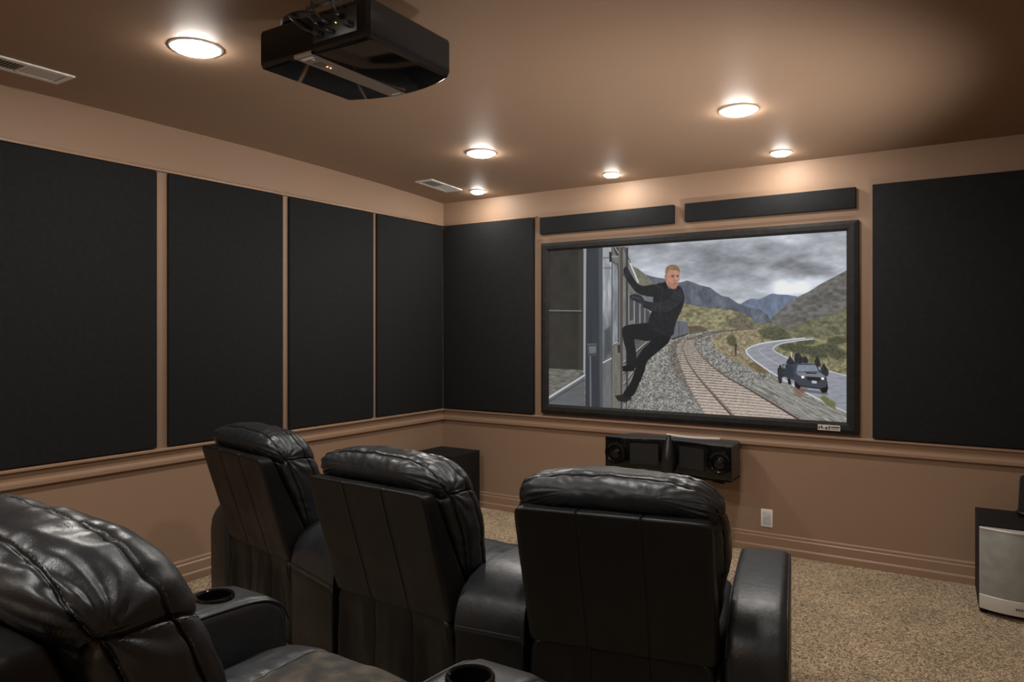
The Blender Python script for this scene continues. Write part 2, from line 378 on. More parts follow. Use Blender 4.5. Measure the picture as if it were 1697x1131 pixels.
def paint_picture(U, V):
    """U, V: picture coordinates of every mesh vertex; returns sRGB 0..255"""
    img = np.zeros(U.shape + (3,))
    def cover(poly, soft):
        P = np.array(poly, float); x0, y0 = P.min(0) - 3; x1, y1 = P.max(0) + 3
        idx = np.nonzero((U > x0) & (U < x1) & (V > y0) & (V < y1))
        if len(idx[0]) == 0: return idx, None
        u = U[idx]; v = V[idx]; ins = np.zeros(len(u), bool); dm = np.full(len(u), 1e9)
        n = len(P)
        for i in range(n):
            ax, ay = P[i]; bx, by = P[(i + 1) % n]
            if ay != by:
                c = ((ay > v) != (by > v)) & (u < (bx - ax) * (v - ay) / (by - ay) + ax); ins ^= c
            ex, ey = bx - ax, by - ay; L2 = ex * ex + ey * ey + 1e-9
            t = np.clip(((u - ax) * ex + (v - ay) * ey) / L2, 0, 1)
            dm = np.minimum(dm, np.hypot(u - ax - t * ex, v - ay - t * ey))
        sd = np.where(ins, dm, -dm)
        return idx, np.clip(sd / soft + .5, 0, 1)
    def fill(poly, col, soft=2.2, tex=None, al=1.0):
        idx, a = cover(poly, soft)
        if a is None: return
        c = np.array(col, float) * np.ones(a.shape + (3,))
        if tex is not None: c = tex(U[idx], V[idx], c)
        a = (a * al)[:, None]; img[idx] = img[idx] * (1 - a) + c * a
    def line(pts, w, col, soft=2.0, al=1.0, tex=None):
        for (p, q) in zip(pts, pts[1:]):
            wa = w if not isinstance(w, tuple) else w[0]; 
            dx, dy = q[0] - p[0], q[1] - p[1]; l = math.hypot(dx, dy) + 1e-9; nx, ny = -dy / l * wa / 2, dx / l * wa / 2
            fill([(p[0] + nx, p[1] + ny), (q[0] + nx, q[1] + ny), (q[0] - nx, q[1] - ny), (p[0] - nx, p[1] - ny)], col, soft, tex, al)
    def sm(pts, k=6): return [(p.x, p.y) for p in smooth_pts([(a, b, 0) for a, b in pts], k)]
    def grain(sx, sy, amp, seed=1, o=3, tint=(1, 1, 1)):
        def f(u, v, c):
            n = (fbm(u / sx, v / sy, o, seed) - .5) * 2 * amp
            return c * (1 + n[:, None] / 118 * np.array(tint))
        return f
    # sky
    cl = fbm(U / 260, (V + U * .06) / 95, 5, 3); cl2 = fbm(U / 90, V / 45, 4, 9)
    base = 168 + (cl - .5) * 165 + (cl2 - .5) * 55 + np.clip((V - 330) / 120, 0, 1) * 22
    base += 46 * np.exp(-((U - 1330) / 150) ** 2 - ((V - 385) / 34) ** 2) + 30 * np.exp(-((U - 560) / 120) ** 2 - ((V - 260) / 80) ** 2) - 26 * np.exp(-((U - 980) / 200) ** 2 - ((V - 240) / 40) ** 2)
    base -= 22 * np.exp(-((U - 1330) / 190) ** 2 - ((V - 290) / 40) ** 2)
    for k, t in enumerate((.975, 1.0, 1.045)): img[..., k] = np.clip(base * t, 70, 232)
    # mountains
    fill([(1060, 465), (1085, 450), (1110, 440), (1150, 445), (1190, 425), (1215, 415), (1250, 420), (1290, 421), (1340, 430), (1330, 600), (1060, 600)], (104, 116, 136), tex=grain(16, 30, 20, 4))
    fill([(575, 318), (600, 326), (640, 335), (672, 340), (720, 350), (750, 360), (790, 350), (815, 358), (850, 372), (905, 385), (930, 405), (960, 425), (1000, 435), (1040, 462), (1100, 485), (1150, 492), (1190, 520), (1215, 560), (1200, 620), (700, 620), (560, 420)],
         (92, 97, 108), tex=grain(22, 38, 36, 5, 4))
    fill([(500, 262), (520, 280), (545, 292), (575, 315), (600, 340), (628, 366), (650, 410), (560, 420), (500, 360)], (108, 108, 96), tex=grain(9, 9, 26, 6))
    fill([(1590, 298), (1545, 322), (1500, 345), (1450, 372), (1400, 405), (1350, 428), (1300, 462), (1255, 500), (1215, 535), (1180, 565), (1180, 620), (1590, 660)], (101, 99, 96), tex=grain(26, 16, 42, 7, 5))
    fill([(1590, 478), (1545, 500), (1500, 522), (1450, 535), (1400, 548), (1340, 575), (1270, 590), (1330, 640), (1590, 670)], (104, 103, 82), tex=grain(20, 14, 44, 8, 4))
    fill([(755, 462), (800, 470), (850, 482), (900, 488), (960, 490), (1020, 500), (1060, 512), (1095, 525), (1120, 550), (1130, 585), (1120, 605), (850, 615), (740, 610), (735, 520)], (126, 121, 94), tex=grain(18, 12, 52, 9, 4))
    fill([(1000, 545), (1040, 530), (1080, 528), (1110, 550), (1125, 588), (1040, 594), (990, 580)], (98, 92, 80), tex=grain(9, 9, 40, 10), al=.8, soft=10)
    fill([(790, 580), (850, 575), (890, 590), (880, 606), (800, 614)], (92, 82, 66), tex=grain(7, 7, 36, 11), soft=8)
    fill([(1120, 568), (1180, 560), (1260, 575), (1320, 600), (1320, 640), (1130, 600)], (110, 108, 88), tex=grain(14, 8, 36, 10), soft=6)
    # ground
    G = grain(5.5, 5.0, 74, 12, 3)
    fill([(90, 640), (700, 640), (800, 622), (880, 606), (1000, 596), (1130, 588), (1200, 600), (1340, 640), (1590, 640), (1590, 1070), (90, 1070)], (126, 125, 121), tex=G)
    fill([(1225, 700), (1260, 668), (1330, 650), (1440, 636), (1590, 615), (1590, 830), (1500, 800), (1400, 765), (1290, 730)], (122, 117, 90), tex=grain(14, 9, 50, 13, 4))
    for (cx, cy, rx, ry) in ((1290, 680, 42, 20), (1345, 690, 46, 24), (1410, 700, 60, 22), (1380, 655, 50, 16), (1490, 690, 60, 26), (1450, 725, 50, 18), (1545, 720, 46, 26), (1540, 650, 50, 20)):
        fill([(cx + rx * math.cos(t * PI / 6), cy + ry * math.sin(t * PI / 6)) for t in range(12)], (77, 78, 62), 14, grain(7, 6, 44, 14 + int(cx) % 7))
    fill([(905, 640), (960, 612), (1040, 598), (1130, 588), (1200, 588), (1290, 602), (1312, 640), (1200, 655), (1120, 672), (1085, 690), (1075, 712), (1110, 750), (1160, 790), (1215, 835), (1150, 812), (1060, 770), (990, 735), (930, 690)], (136, 126, 102), tex=grain(11, 8, 46, 15, 4))
    fill([(1142, 602), (1190, 584), (1240, 582), (1290, 605), (1312, 642), (1240, 652), (1170, 640)], (82, 84, 66), 8, grain(7, 6, 38, 16))
    fill([(985, 640), (1010, 618), (1035, 640), (1040, 680), (1000, 676)], (84, 82, 62), 10, grain(6, 6, 36, 17))
    fill([(1090, 770), (1130, 752), (1180, 780), (1200, 815), (1150, 812)], (106, 92, 70), 10, grain(5, 8, 40, 18))
    # road
    fill([(1425, 632), (1380, 638), (1310, 646), (1250, 650), (1160, 664), (1100, 682), (1078, 700), (1085, 722), (1120, 752), (1200, 808), (1290, 862), (1400, 925), (1590, 1025), (1590, 830), (1500, 806), (1420, 785), (1330, 755), (1250, 722), (1218, 700), (1222, 682), (1260, 664), (1330, 652), (1420, 642)],
         (140, 143, 152), tex=grain(30, 6, 14, 19))
    line(sm([(1380, 638), (1250, 652), (1150, 668), (1095, 690), (1086, 708), (1120, 745), (1200, 802), (1300, 862), (1420, 930), (1590, 1012)]), 6, (205, 206, 208), 3)
    line(sm([(1420, 643), (1330, 654), (1255, 668), (1222, 686), (1228, 704), (1290, 736), (1400, 776), (1590, 828)]), 4, (205, 206, 208), 3)
    line(sm([(1180, 680), (1150, 700), (1180, 730), (1260, 780)]), 3, (172, 174, 180), 3)
    # track bed, sleepers, rails
    Lr = sm([(1130, 590), (1010, 598), (920, 608), (850, 624), (790, 648), (768, 675), (772, 710), (800, 770), (850, 840), (925, 925), (1025, 1035)], 12)
    Rr = sm([(1132, 592), (1030, 600), (950, 610), (880, 628), (838, 648), (828, 668), (845, 705), (900, 765), (985, 830), (1120, 905), (1365, 1052)], 12)
    fill([(p[0] - (i * 1.1 if i > 40 else 0), p[1]) for i, p in enumerate(Lr)] + Rr[::-1], (112, 105, 99), 3, grain(6, 4, 60, 20))
    LX, LY = [p[0] for p in Lr], [p[1] for p in Lr]; RXx, RYy = [p[0] for p in Rr], [p[1] for p in Rr]
    for k in range(34):
        y = 648 + 400 * ((k + .5) / 34) ** 1.45; sc = (y - 630) / 400
        xl = float(np.interp(y, LY, LX)); xr = float(np.interp(y, RYy, RXx)); xr = float(np.interp(y + .09 * (xr - xl), RYy, RXx)); w_ = xr - xl
        line([(xl - w_ * .40, y - .03 * w_), (xl + w_ * .5, y + .035 * w_), (xr + w_ * .03, y + .09 * w_)], 1.6 + 11 * sc, (188, 174, 162), 3, .9, grain(7, 3, 26, 21))
    for P, s in ((Lr, 1), (Rr, 1)):
        for i in range(len(P) - 1):
            w = max(3.0, (P[i][1] - 600) / 26)
            line([P[i], P[i + 1]], w, (70, 58, 54), 2); line([(P[i][0] - w * .1, P[i][1] - w * .35), (P[i + 1][0] - w * .1, P[i + 1][1] - w * .35)], w * .28, (150, 138, 132), 1.5)
    # streaked gravel at the lower right
    fill([(1090, 880), (1215, 835), (1400, 930), (1590, 1015), (1590, 1070), (1400, 1060)], (134, 133, 128), 14, lambda u, v, c: c + ((fbm((u - v * .6) / 26, (v - u * .5) / 5, 3, 22) - .5) * 130)[:, None], .8)
    fill([(1450, 935), (1475, 925), (1530, 960), (1535, 1000), (1490, 975)], (104, 106, 70), 10, grain(4, 9, 36, 23))
    fill([(1320, 895), (1375, 872), (1392, 890), (1360, 932), (1335, 925)], (122, 92, 80), 16, grain(4, 6, 30, 24), .85)
    # distant cars of the train
    fill([(706, 640), (712, 560), (745, 546), (793, 556), (793, 616), (745, 634), (712, 646)], (98, 99, 106), tex=grain(5, 60, 22, 25))
    line([(748, 548), (748, 632)], 3, (60, 60, 66)); line([(712, 644), (793, 618)], 6, (44, 42, 44))
    line([(712, 560), (745, 548), (793, 556)], 3, (150, 152, 158))
    # train side
    fill([(360, 180), (480, 180), (500, 262), (545, 365), (605, 470), (606, 560), (600, 640), (560, 720), (480, 995), (360, 995)], (112, 111, 106), 2, grain(14, 60, 18, 26))
    line([(488, 225), (545, 362)], 8, (196, 198, 202)); line([(470, 180), (505, 262)], 6, (74, 74, 78))
    for a, b, c, d, e_, f_ in ((500, 405, 508, 545, 520, 420), (528, 440, 534, 560, 546, 455), (556, 470, 560, 565, 572, 480), (580, 490, 584, 568, 592, 500)):
        fill([(a, b), (a + 20, b + 18), (a + 20, d), (a, d + 8)], (70, 72, 76)); line([(a - 3, b - 2), (a - 3, d + 8)], 2, (168, 168, 166))
    line([(500, 415), (604, 505)], 3, (150, 148, 142))
    fill([(500, 590), (606, 570), (606, 640), (500, 800)], (88, 86, 83), 2, grain(30, 6, 24, 27))
    for (p, q) in (((470, 760), (596, 650)), ((470, 812), (600, 672)), ((470, 870), (580, 725)), ((466, 930), (520, 862))):
        line([p, q], 5, (168, 166, 162)); line([(p[0], p[1] + 7), (q[0], q[1] + 7)], 5, (58, 55, 54))
    fill([(468, 980), (500, 925), (545, 930), (530, 1000), (468, 1000)], (120, 118, 112), tex=G)
    # left: dark doorway, pillar and glazed doors of the carriage
    fill([(85, 180), (275, 180), (275, 1000), (85, 1000)], (50, 48, 44), 2, grain(46, 60, 16, 28))
    fill([(246, 200), (262, 198), (262, 800), (246, 798)], (60, 57, 50), 4)
    line([(90, 500), (262, 502)], 6, (112, 112, 112)); line([(90, 510), (262, 512)], 4, (36, 35, 33))
    fill([(90, 790), (262, 798), (275, 812), (90, 935)], (104, 102, 96), 3, grain(24, 6, 40, 29))
    fill([(90, 940), (275, 820), (275, 1000), (90, 1000)], (92, 95, 97), 3, grain(50, 12, 10, 30))
    line([(90, 940), (278, 822)], 11, (176, 178, 182)); line([(90, 962), (278, 846)], 4, (62, 62, 60))
    fill([(268, 190), (284, 190), (283, 830), (268, 810)], (150, 152, 158)); line([(270, 195), (268, 800)], 3, (84, 84, 88))
    fill([(284, 185), (362, 182), (366, 1000), (278, 1000)], (52, 56, 62), 2, grain(16, 160, 8, 31))
    fill([(345, 185), (366, 182), (368, 1000), (352, 1000)], (74, 78, 84), 6)
    fill([(288, 668), (336, 668), (338, 728), (290, 732)], (66, 68, 72)); fill([(296, 680), (334, 678), (332, 712), (300, 716)], (104, 106, 110), 3); line([(304, 728), (306, 990)], 7, (108, 110, 114))
    line([(288, 669), (336, 668)], 3, (116, 116, 120))
    fill([(366, 184), (412, 184), (412, 738), (366, 766)], (156, 160, 166), 3, lambda u, v, c: c - (np.clip((v - 420) / 260, 0, 1) * 66)[:, None] + ((fbm(u / 9, v / 70, 3, 32) - .5) * 60)[:, None])
    fill([(376, 260), (405, 280), (404, 330), (380, 400)], (120, 124, 132), 14, al=.7); fill([(372, 600), (405, 580), (408, 700), (380, 740)], (66, 68, 72), 16, al=.8)
    fill([(366, 770), (412, 745), (414, 1000), (366, 1000)], (96, 98, 99), 3, grain(30, 90, 20, 33)); line([(366, 762), (412, 738)], 5, (206, 206, 206))
    fill([(412, 184), (450, 184), (450, 1000), (414, 1000)], (108, 106, 99), 2, grain(12, 70, 16, 34))
    fill([(416, 262), (430, 270), (442, 300), (442, 640), (436, 662), (416, 660)], (126, 131, 138), 2, grain(10, 60, 30, 35))
    line(sm([(416, 255), (432, 268), (444, 300), (444, 640), (436, 664), (414, 664)], 4), 4, (58, 58, 60)); line([(416, 668), (438, 660)], 4, (200, 200, 200))
    line([(412, 184), (412, 1000)], 3, (64, 64, 64))
    fill([(420, 184), (455, 184), (455, 232), (435, 232)], (58, 58, 60)); line([(428, 184), (452, 224)], 4, (170, 170, 172))
    line([(366, 235), (456, 232)], 13, (116, 118, 122)); line([(366, 230), (456, 227)], 3, (170, 172, 176)); fill([(398, 206), (410, 206), (412, 256), (400, 258)], (40, 40, 42))
    line([(370, 288), (412, 288)], 5, (92, 94, 100))
    for y in (395, 548, 690): line([(464, y), (492, y + 8)], 7, (112, 108, 104))
    fill([(445, 184), (466, 184), (464, 998), (450, 998)], (84, 78, 75), 2); line([(449, 184), (452, 998)], 3, (128, 122, 118)); line([(464, 184), (462, 998)], 3, (50, 46, 45))
    fill([(482, 184), (494, 184), (492, 940), (483, 998)], (60, 60, 64), 2)
    line([(440, 660), (450, 690)], 6, (150, 146, 140)); fill([(440, 672), (454, 670), (454, 712), (442, 712)], (52, 50, 50))
    # person holding on to the train
    P3 = lambda pts: [(303 + a * .777, 121.2 + b * .777) for a, b in pts]
    K = (30, 31, 34); cloth = grain(12, 14, 13, 40, 3)
    fill(P3([(160, 1038), (200, 1030), (262, 1018), (268, 1058), (225, 1080), (180, 1070)]), (38, 36, 38))
    fill(sm(P3([(535, 600), (520, 660), (500, 700), (430, 760), (372, 812), (350, 880), (320, 950), (275, 1040), (210, 1032), (262, 950), (290, 870), (298, 800), (340, 735), (390, 680), (400, 600)]), 3), (27, 28, 31), 3, cloth)
    fill(sm(P3([(385, 566), (300, 573), (228, 586), (207, 612), (214, 680), (236, 760), (240, 855), (292, 855), (300, 790), (288, 700), (292, 672), (370, 686), (430, 660), (525, 650), (530, 600)]), 3), K, 3, cloth)
    fill(P3([(208, 848), (245, 838), (290, 850), (285, 878), (212, 882)]), (26, 25, 27))
    line(P3([(300, 800), (340, 735), (400, 690)]), 3, (50, 50, 54), 4, .8)
    fill(sm(P3([(418, 322), (465, 308), (490, 345), (540, 345), (575, 328), (600, 362), (609, 410), (592, 480), (562, 545), (545, 600), (530, 650), (460, 640), (380, 590), (385, 520), (402, 480), (408, 400)]), 3), (34, 36, 40), 3, grain(14, 18, 22, 41))
    fill(sm(P3([(214, 222), (236, 205), (264, 252), (302, 310), (345, 330), (425, 322), (430, 395), (350, 392), (300, 372), (258, 322), (224, 270)]), 3), (32, 34, 38), 3, grain(12, 10, 18, 42))
    fill(P3([(212, 232), (236, 200), (262, 250), (240, 285)]), (40, 42, 48), 3); line(P3([(232, 205), (214, 262)]), 4, (22, 22, 25))
    fill(sm(P3([(592, 352), (609, 415), (566, 462), (502, 497), (440, 507), (380, 482), (334, 455), (340, 424), (400, 434), (468, 434), (515, 400), (548, 352)]), 3), (42, 44, 49), 3, grain(10, 12, 26, 43))
    line(P3([(340, 462), (400, 492), (450, 508), (510, 500), (566, 464), (600, 425)]), 3, (16, 16, 18), 3)
    fill(sm(P3([(346, 452), (300, 432), (262, 414), (254, 396), (288, 380), (332, 394), (352, 424)]), 3), (46, 48, 54), 2.5, grain(5, 5, 30, 44)); line(P3([(270, 398), (318, 412)]), 2, (92, 94, 100)); line(P3([(280, 410), (320, 428)]), 2, (20, 20, 22))
    line(P3([(470, 345), (455, 420), (450, 520)]), 2.5, (60, 62, 68), 3, .8); line(P3([(430, 330), (470, 345)]), 4, (66, 68, 74), 4, .7); line(P3([(560, 380), (590, 400)]), 5, (62, 64, 70), 6, .7)
    skin = (176, 132, 112)
    fill(P3([(484, 300), (500, 332), (535, 352), (560, 345), (555, 330), (520, 320)]), (134, 98, 84), 3)
    fill(P3([(466, 308), (486, 302), (505, 345), (482, 350)]), (26, 27, 30), 2)
    fill(sm(P3([(486, 260), (489, 235), (510, 222), (548, 222), (574, 242), (578, 275), (572, 305), (556, 335), (536, 346), (512, 336), (496, 316), (486, 290)]), 3), skin, 3, grain(8, 9, 16, 45))
    fill(P3([(479, 260), (488, 258), (492, 286), (484, 292)]), (166, 116, 98), 2)
    fill(P3([(510, 300), (530, 318), (560, 318), (556, 336), (536, 346), (512, 336), (497, 316)]), (150, 112, 96), 5, al=.7)
    line(P3([(522, 258), (543, 261)]), 3.5, (98, 70, 58), 3); line(P3([(555, 262), (572, 262)]), 3.5, (98, 70, 58), 3)
    fill(P3([(524, 264), (543, 265), (541, 273), (526, 273)]), (84, 62, 56), 3); fill(P3([(557, 265), (571, 265), (570, 272), (558, 272)]), (84, 62, 56), 3)
    line(P3([(552, 266), (558, 292)]), 3, (200, 158, 138), 3); line(P3([(542, 297), (562, 297)]), 3, (128, 84, 72), 3); line(P3([(534, 315), (562, 313)]), 3.5, (120, 68, 62), 3)
    fill(sm(P3([(487, 268), (484, 235), (490, 212), (512, 196), (545, 193), (570, 206), (580, 230), (576, 248), (566, 232), (540, 226), (512, 228), (500, 242), (494, 268)]), 3), (130, 106, 82), 3, grain(4, 7, 40, 46))
    # dark truck with people on the road
    P4 = lambda pts: [(1030.3 + a * .4554, 636.4 + b * .4554) for a, b in pts]
    fill(P4([(700, 560), (1010, 600), (1020, 630), (860, 610), (720, 590)]), (78, 80, 86), 6, al=.7)
    fill(P4([(570, 420), (600, 430), (620, 520), (580, 510)]), (28, 28, 30)); fill(P4([(935, 520), (1012, 480), (1020, 560), (1005, 605), (955, 608), (930, 570)]), (24, 24, 26)); fill(P4([(650, 420), (700, 440), (720, 540), (700, 570), (655, 540)]), (26, 26, 28))
    fill(P4([(575, 265), (650, 270), (690, 280), (880, 285), (925, 345), (1000, 420), (1012, 490), (1000, 540), (930, 560), (820, 545), (700, 520), (650, 470), (560, 440), (560, 330)]), (62, 66, 76), 2)
    fill(P4([(685, 300), (880, 300), (920, 370), (672, 372)]), (124, 134, 146), 2, grain(12, 10, 18, 47)); fill(P4([(660, 378), (925, 380), (1000, 430), (900, 440), (700, 420)]), (116, 119, 128), 3)
    fill(P4([(770, 380), (890, 385), (900, 398), (780, 394)]), (36, 38, 44)); fill(P4([(780, 425), (930, 435), (935, 480), (800, 470)]), (34, 36, 42))
    line(P4([(680, 285), (885, 290)]), 3, (82, 88, 98)); fill(P4([(840, 470), (895, 475), (895, 505), (842, 500)]), (176, 180, 184)); line(P4([(700, 525), (820, 548), (930, 560)]), 5, (26, 28, 32))
    fill(P4([(725, 420), (758, 420), (760, 446), (728, 446)]), (255, 240, 214), 3); fill(P4([(945, 436), (975, 438), (976, 462), (948, 460)]), (255, 244, 222), 3)
    fill(P4([(515, 290), (600, 300), (640, 330), (640, 440), (530, 430)]), (50, 55, 64)); fill(P4([(525, 300), (550, 300), (552, 338), (528, 334)]), (120, 130, 142))
    for pts in ([(566, 258), (588, 222), (596, 208), (610, 208), (618, 224), (645, 255), (650, 290), (566, 290)], [(650, 220), (665, 172), (700, 168), (720, 200), (750, 230), (740, 280), (660, 275)], [(745, 220), (770, 205), (795, 230), (800, 275), (745, 275)],
                [(866, 262), (884, 226), (888, 206), (908, 206), (912, 226), (930, 258), (936, 310), (900, 318)], [(935, 340), (958, 310), (964, 292), (984, 292), (990, 312), (1020, 350), (1026, 395), (1010, 425), (965, 400)], [(462, 350), (480, 320), (484, 302), (502, 302), (508, 320), (528, 360), (530, 430), (505, 460), (474, 460)], [(470, 400), (520, 420), (525, 480), (480, 500)]):
        fill(sm(P4(pts) + [P4(pts)[0]], 3), (44, 45, 49), 3, grain(4, 4, 70, 48))
    fill(P4([(515, 435), (540, 440), (535, 490), (515, 480)]), (170, 176, 184), 3); fill(P4([(612, 160), (624, 160), (622, 215), (614, 215)]), (206, 204, 190), 2)
    fill([(1028, 668), (1038, 668), (1036, 728), (1030, 728)], (58, 50, 48), 2)
    return np.clip(img, 0, 255)

def make_screen():
    e = empty('projection_screen', ((SX0 + SX1) / 2, 0, SZ0 - .075))
    tag(e, 'large projection screen showing a person hanging from a train', 'projection screen')
    ox, oz = e.location.x, e.location.z
    # cloth
    nx, nz = 820, 460; W, H = SX1 - SX0, SZ1 - SZ0
    gx, gz = np.meshgrid(np.linspace(SX0 - .004, SX1 + .004, nx), np.linspace(SZ0 - .004, SZ1 + .004, nz))
    co = np.stack([gx - ox, np.full_like(gx, -.022), gz - oz], -1).reshape(-1, 3)
    i = np.arange(nx * nz).reshape(nz, nx)
    q = np.stack([i[:-1, :-1], i[:-1, 1:], i[1:, 1:], i[1:, :-1]], -1).reshape(-1, 4)
    me = bpy.data.meshes.new('screen_surface')
    me.vertices.add(nx * nz); me.vertices.foreach_set('co', co.ravel())
    me.loops.add(q.size); me.loops.foreach_set('vertex_index', q.ravel().astype(np.int32))
    me.polygons.add(len(q)); me.polygons.foreach_set('loop_start', np.arange(0, q.size, 4, dtype=np.int32))
    me.update(calc_edges=True)
    w = -0.541708 * gx + 6.640380
    U = ((848.5 - 880) + 1216 * (0.84057 * gx - 0.61965) / w) * 3.0304
    V = ((550 - 350) - 1216 * (gz - 1.53) / w) * 3.0304
    rgb = paint_picture(U, V) / 255.0
    lin = np.where(rgb <= .04045, rgb / 12.92, ((rgb + .055) / 1.055) ** 2.4)
    at = me.color_attributes.new('picture', 'FLOAT_COLOR', 'POINT')
    at.data.foreach_set('color', np.concatenate([lin.reshape(-1, 3), np.ones((nx * nz, 1))], 1).astype(np.float32).ravel())
    m = bpy.data.materials.new('projected_picture'); m.use_nodes = True
    nt = m.node_tree; b = nt.nodes['Principled BSDF']
    b.inputs['Base Color'].default_value = (.006, .006, .006, 1); b.inputs['Roughness'].default_value = .9; b.inputs['Specular IOR Level'].default_value = .1
    a = nt.nodes.new('ShaderNodeVertexColor'); a.layer_name = 'picture'
    nt.links.new(a.outputs['Color'], b.inputs['Emission Color']); b.inputs['Emission Strength'].default_value = SCREEN
    s = link('screen_surface', me, m, e); s['label'] = 'projected picture of a train, railway, road and mountains'
    # frame: wide bevelled velvet border, mitred
    x0, x1, z0, z1 = 1.045, 3.430, .861, 2.256
    bm = bmesh.new(); ring = []
    prof_ = [(0, -.001), (0, -.036), (.35, -.046), (.75, -.044), (1.0, -.026), (1.0, -.010)]
    for t, y in prof_:
        ring.append([bm.verts.new((X - ox, y, Z_ - oz)) for X, Z_ in ((x0 + (SX0 - x0) * t, z0 + (SZ0 - z0) * t), (x1 + (SX1 - x1) * t, z0 + (SZ0 - z0) * t), (x1 + (SX1 - x1) * t, z1 + (SZ1 - z1) * t), (x0 + (SX0 - x0) * t, z1 + (SZ1 - z1) * t))])
    for r0, r1 in zip(ring, ring[1:] + ring[:1]):
        for k in range(4): l = (k + 1) % 4; bm.faces.new((r0[k], r0[l], r1[l], r1[k]))
    bm_done(bm, 'screen_frame', M['velvet'], e)
    # small printed badge on the lower right of the frame
    bx0, bx1, bz0, bz1 = 3.185, 3.322, .878, .914
    bd = box('badge', (bx0 - ox, -.0475, bz0 - oz), (bx1 - ox, -.0455, bz1 - oz), M['pale_text'], e); bd['label'] = 'small silver badge with dark print'
    bm = bmesh.new()
    def bb(a, b, c, d): add_box(bm, (bx0 + a - ox, -.0483, bz0 + b - oz), (bx0 + c - ox, -.0474, bz0 + d - oz))
    bb(.004, .007, .012, .026); bb(.018, .010, .030, .028); bb(.034, .008, .040, .016); bb(.046, .006, .060, .022); bb(.064, .006, .078, .012); bb(.066, .016, .078, .028); bb(.082, .019, .133, .027)
    for k in range(6): bb(.084 + .008 * k, .008, .089 + .008 * k, .015)
    bm_done(bm, 'badge_print', M['dark_text'], bd)
    return e
make_screen()


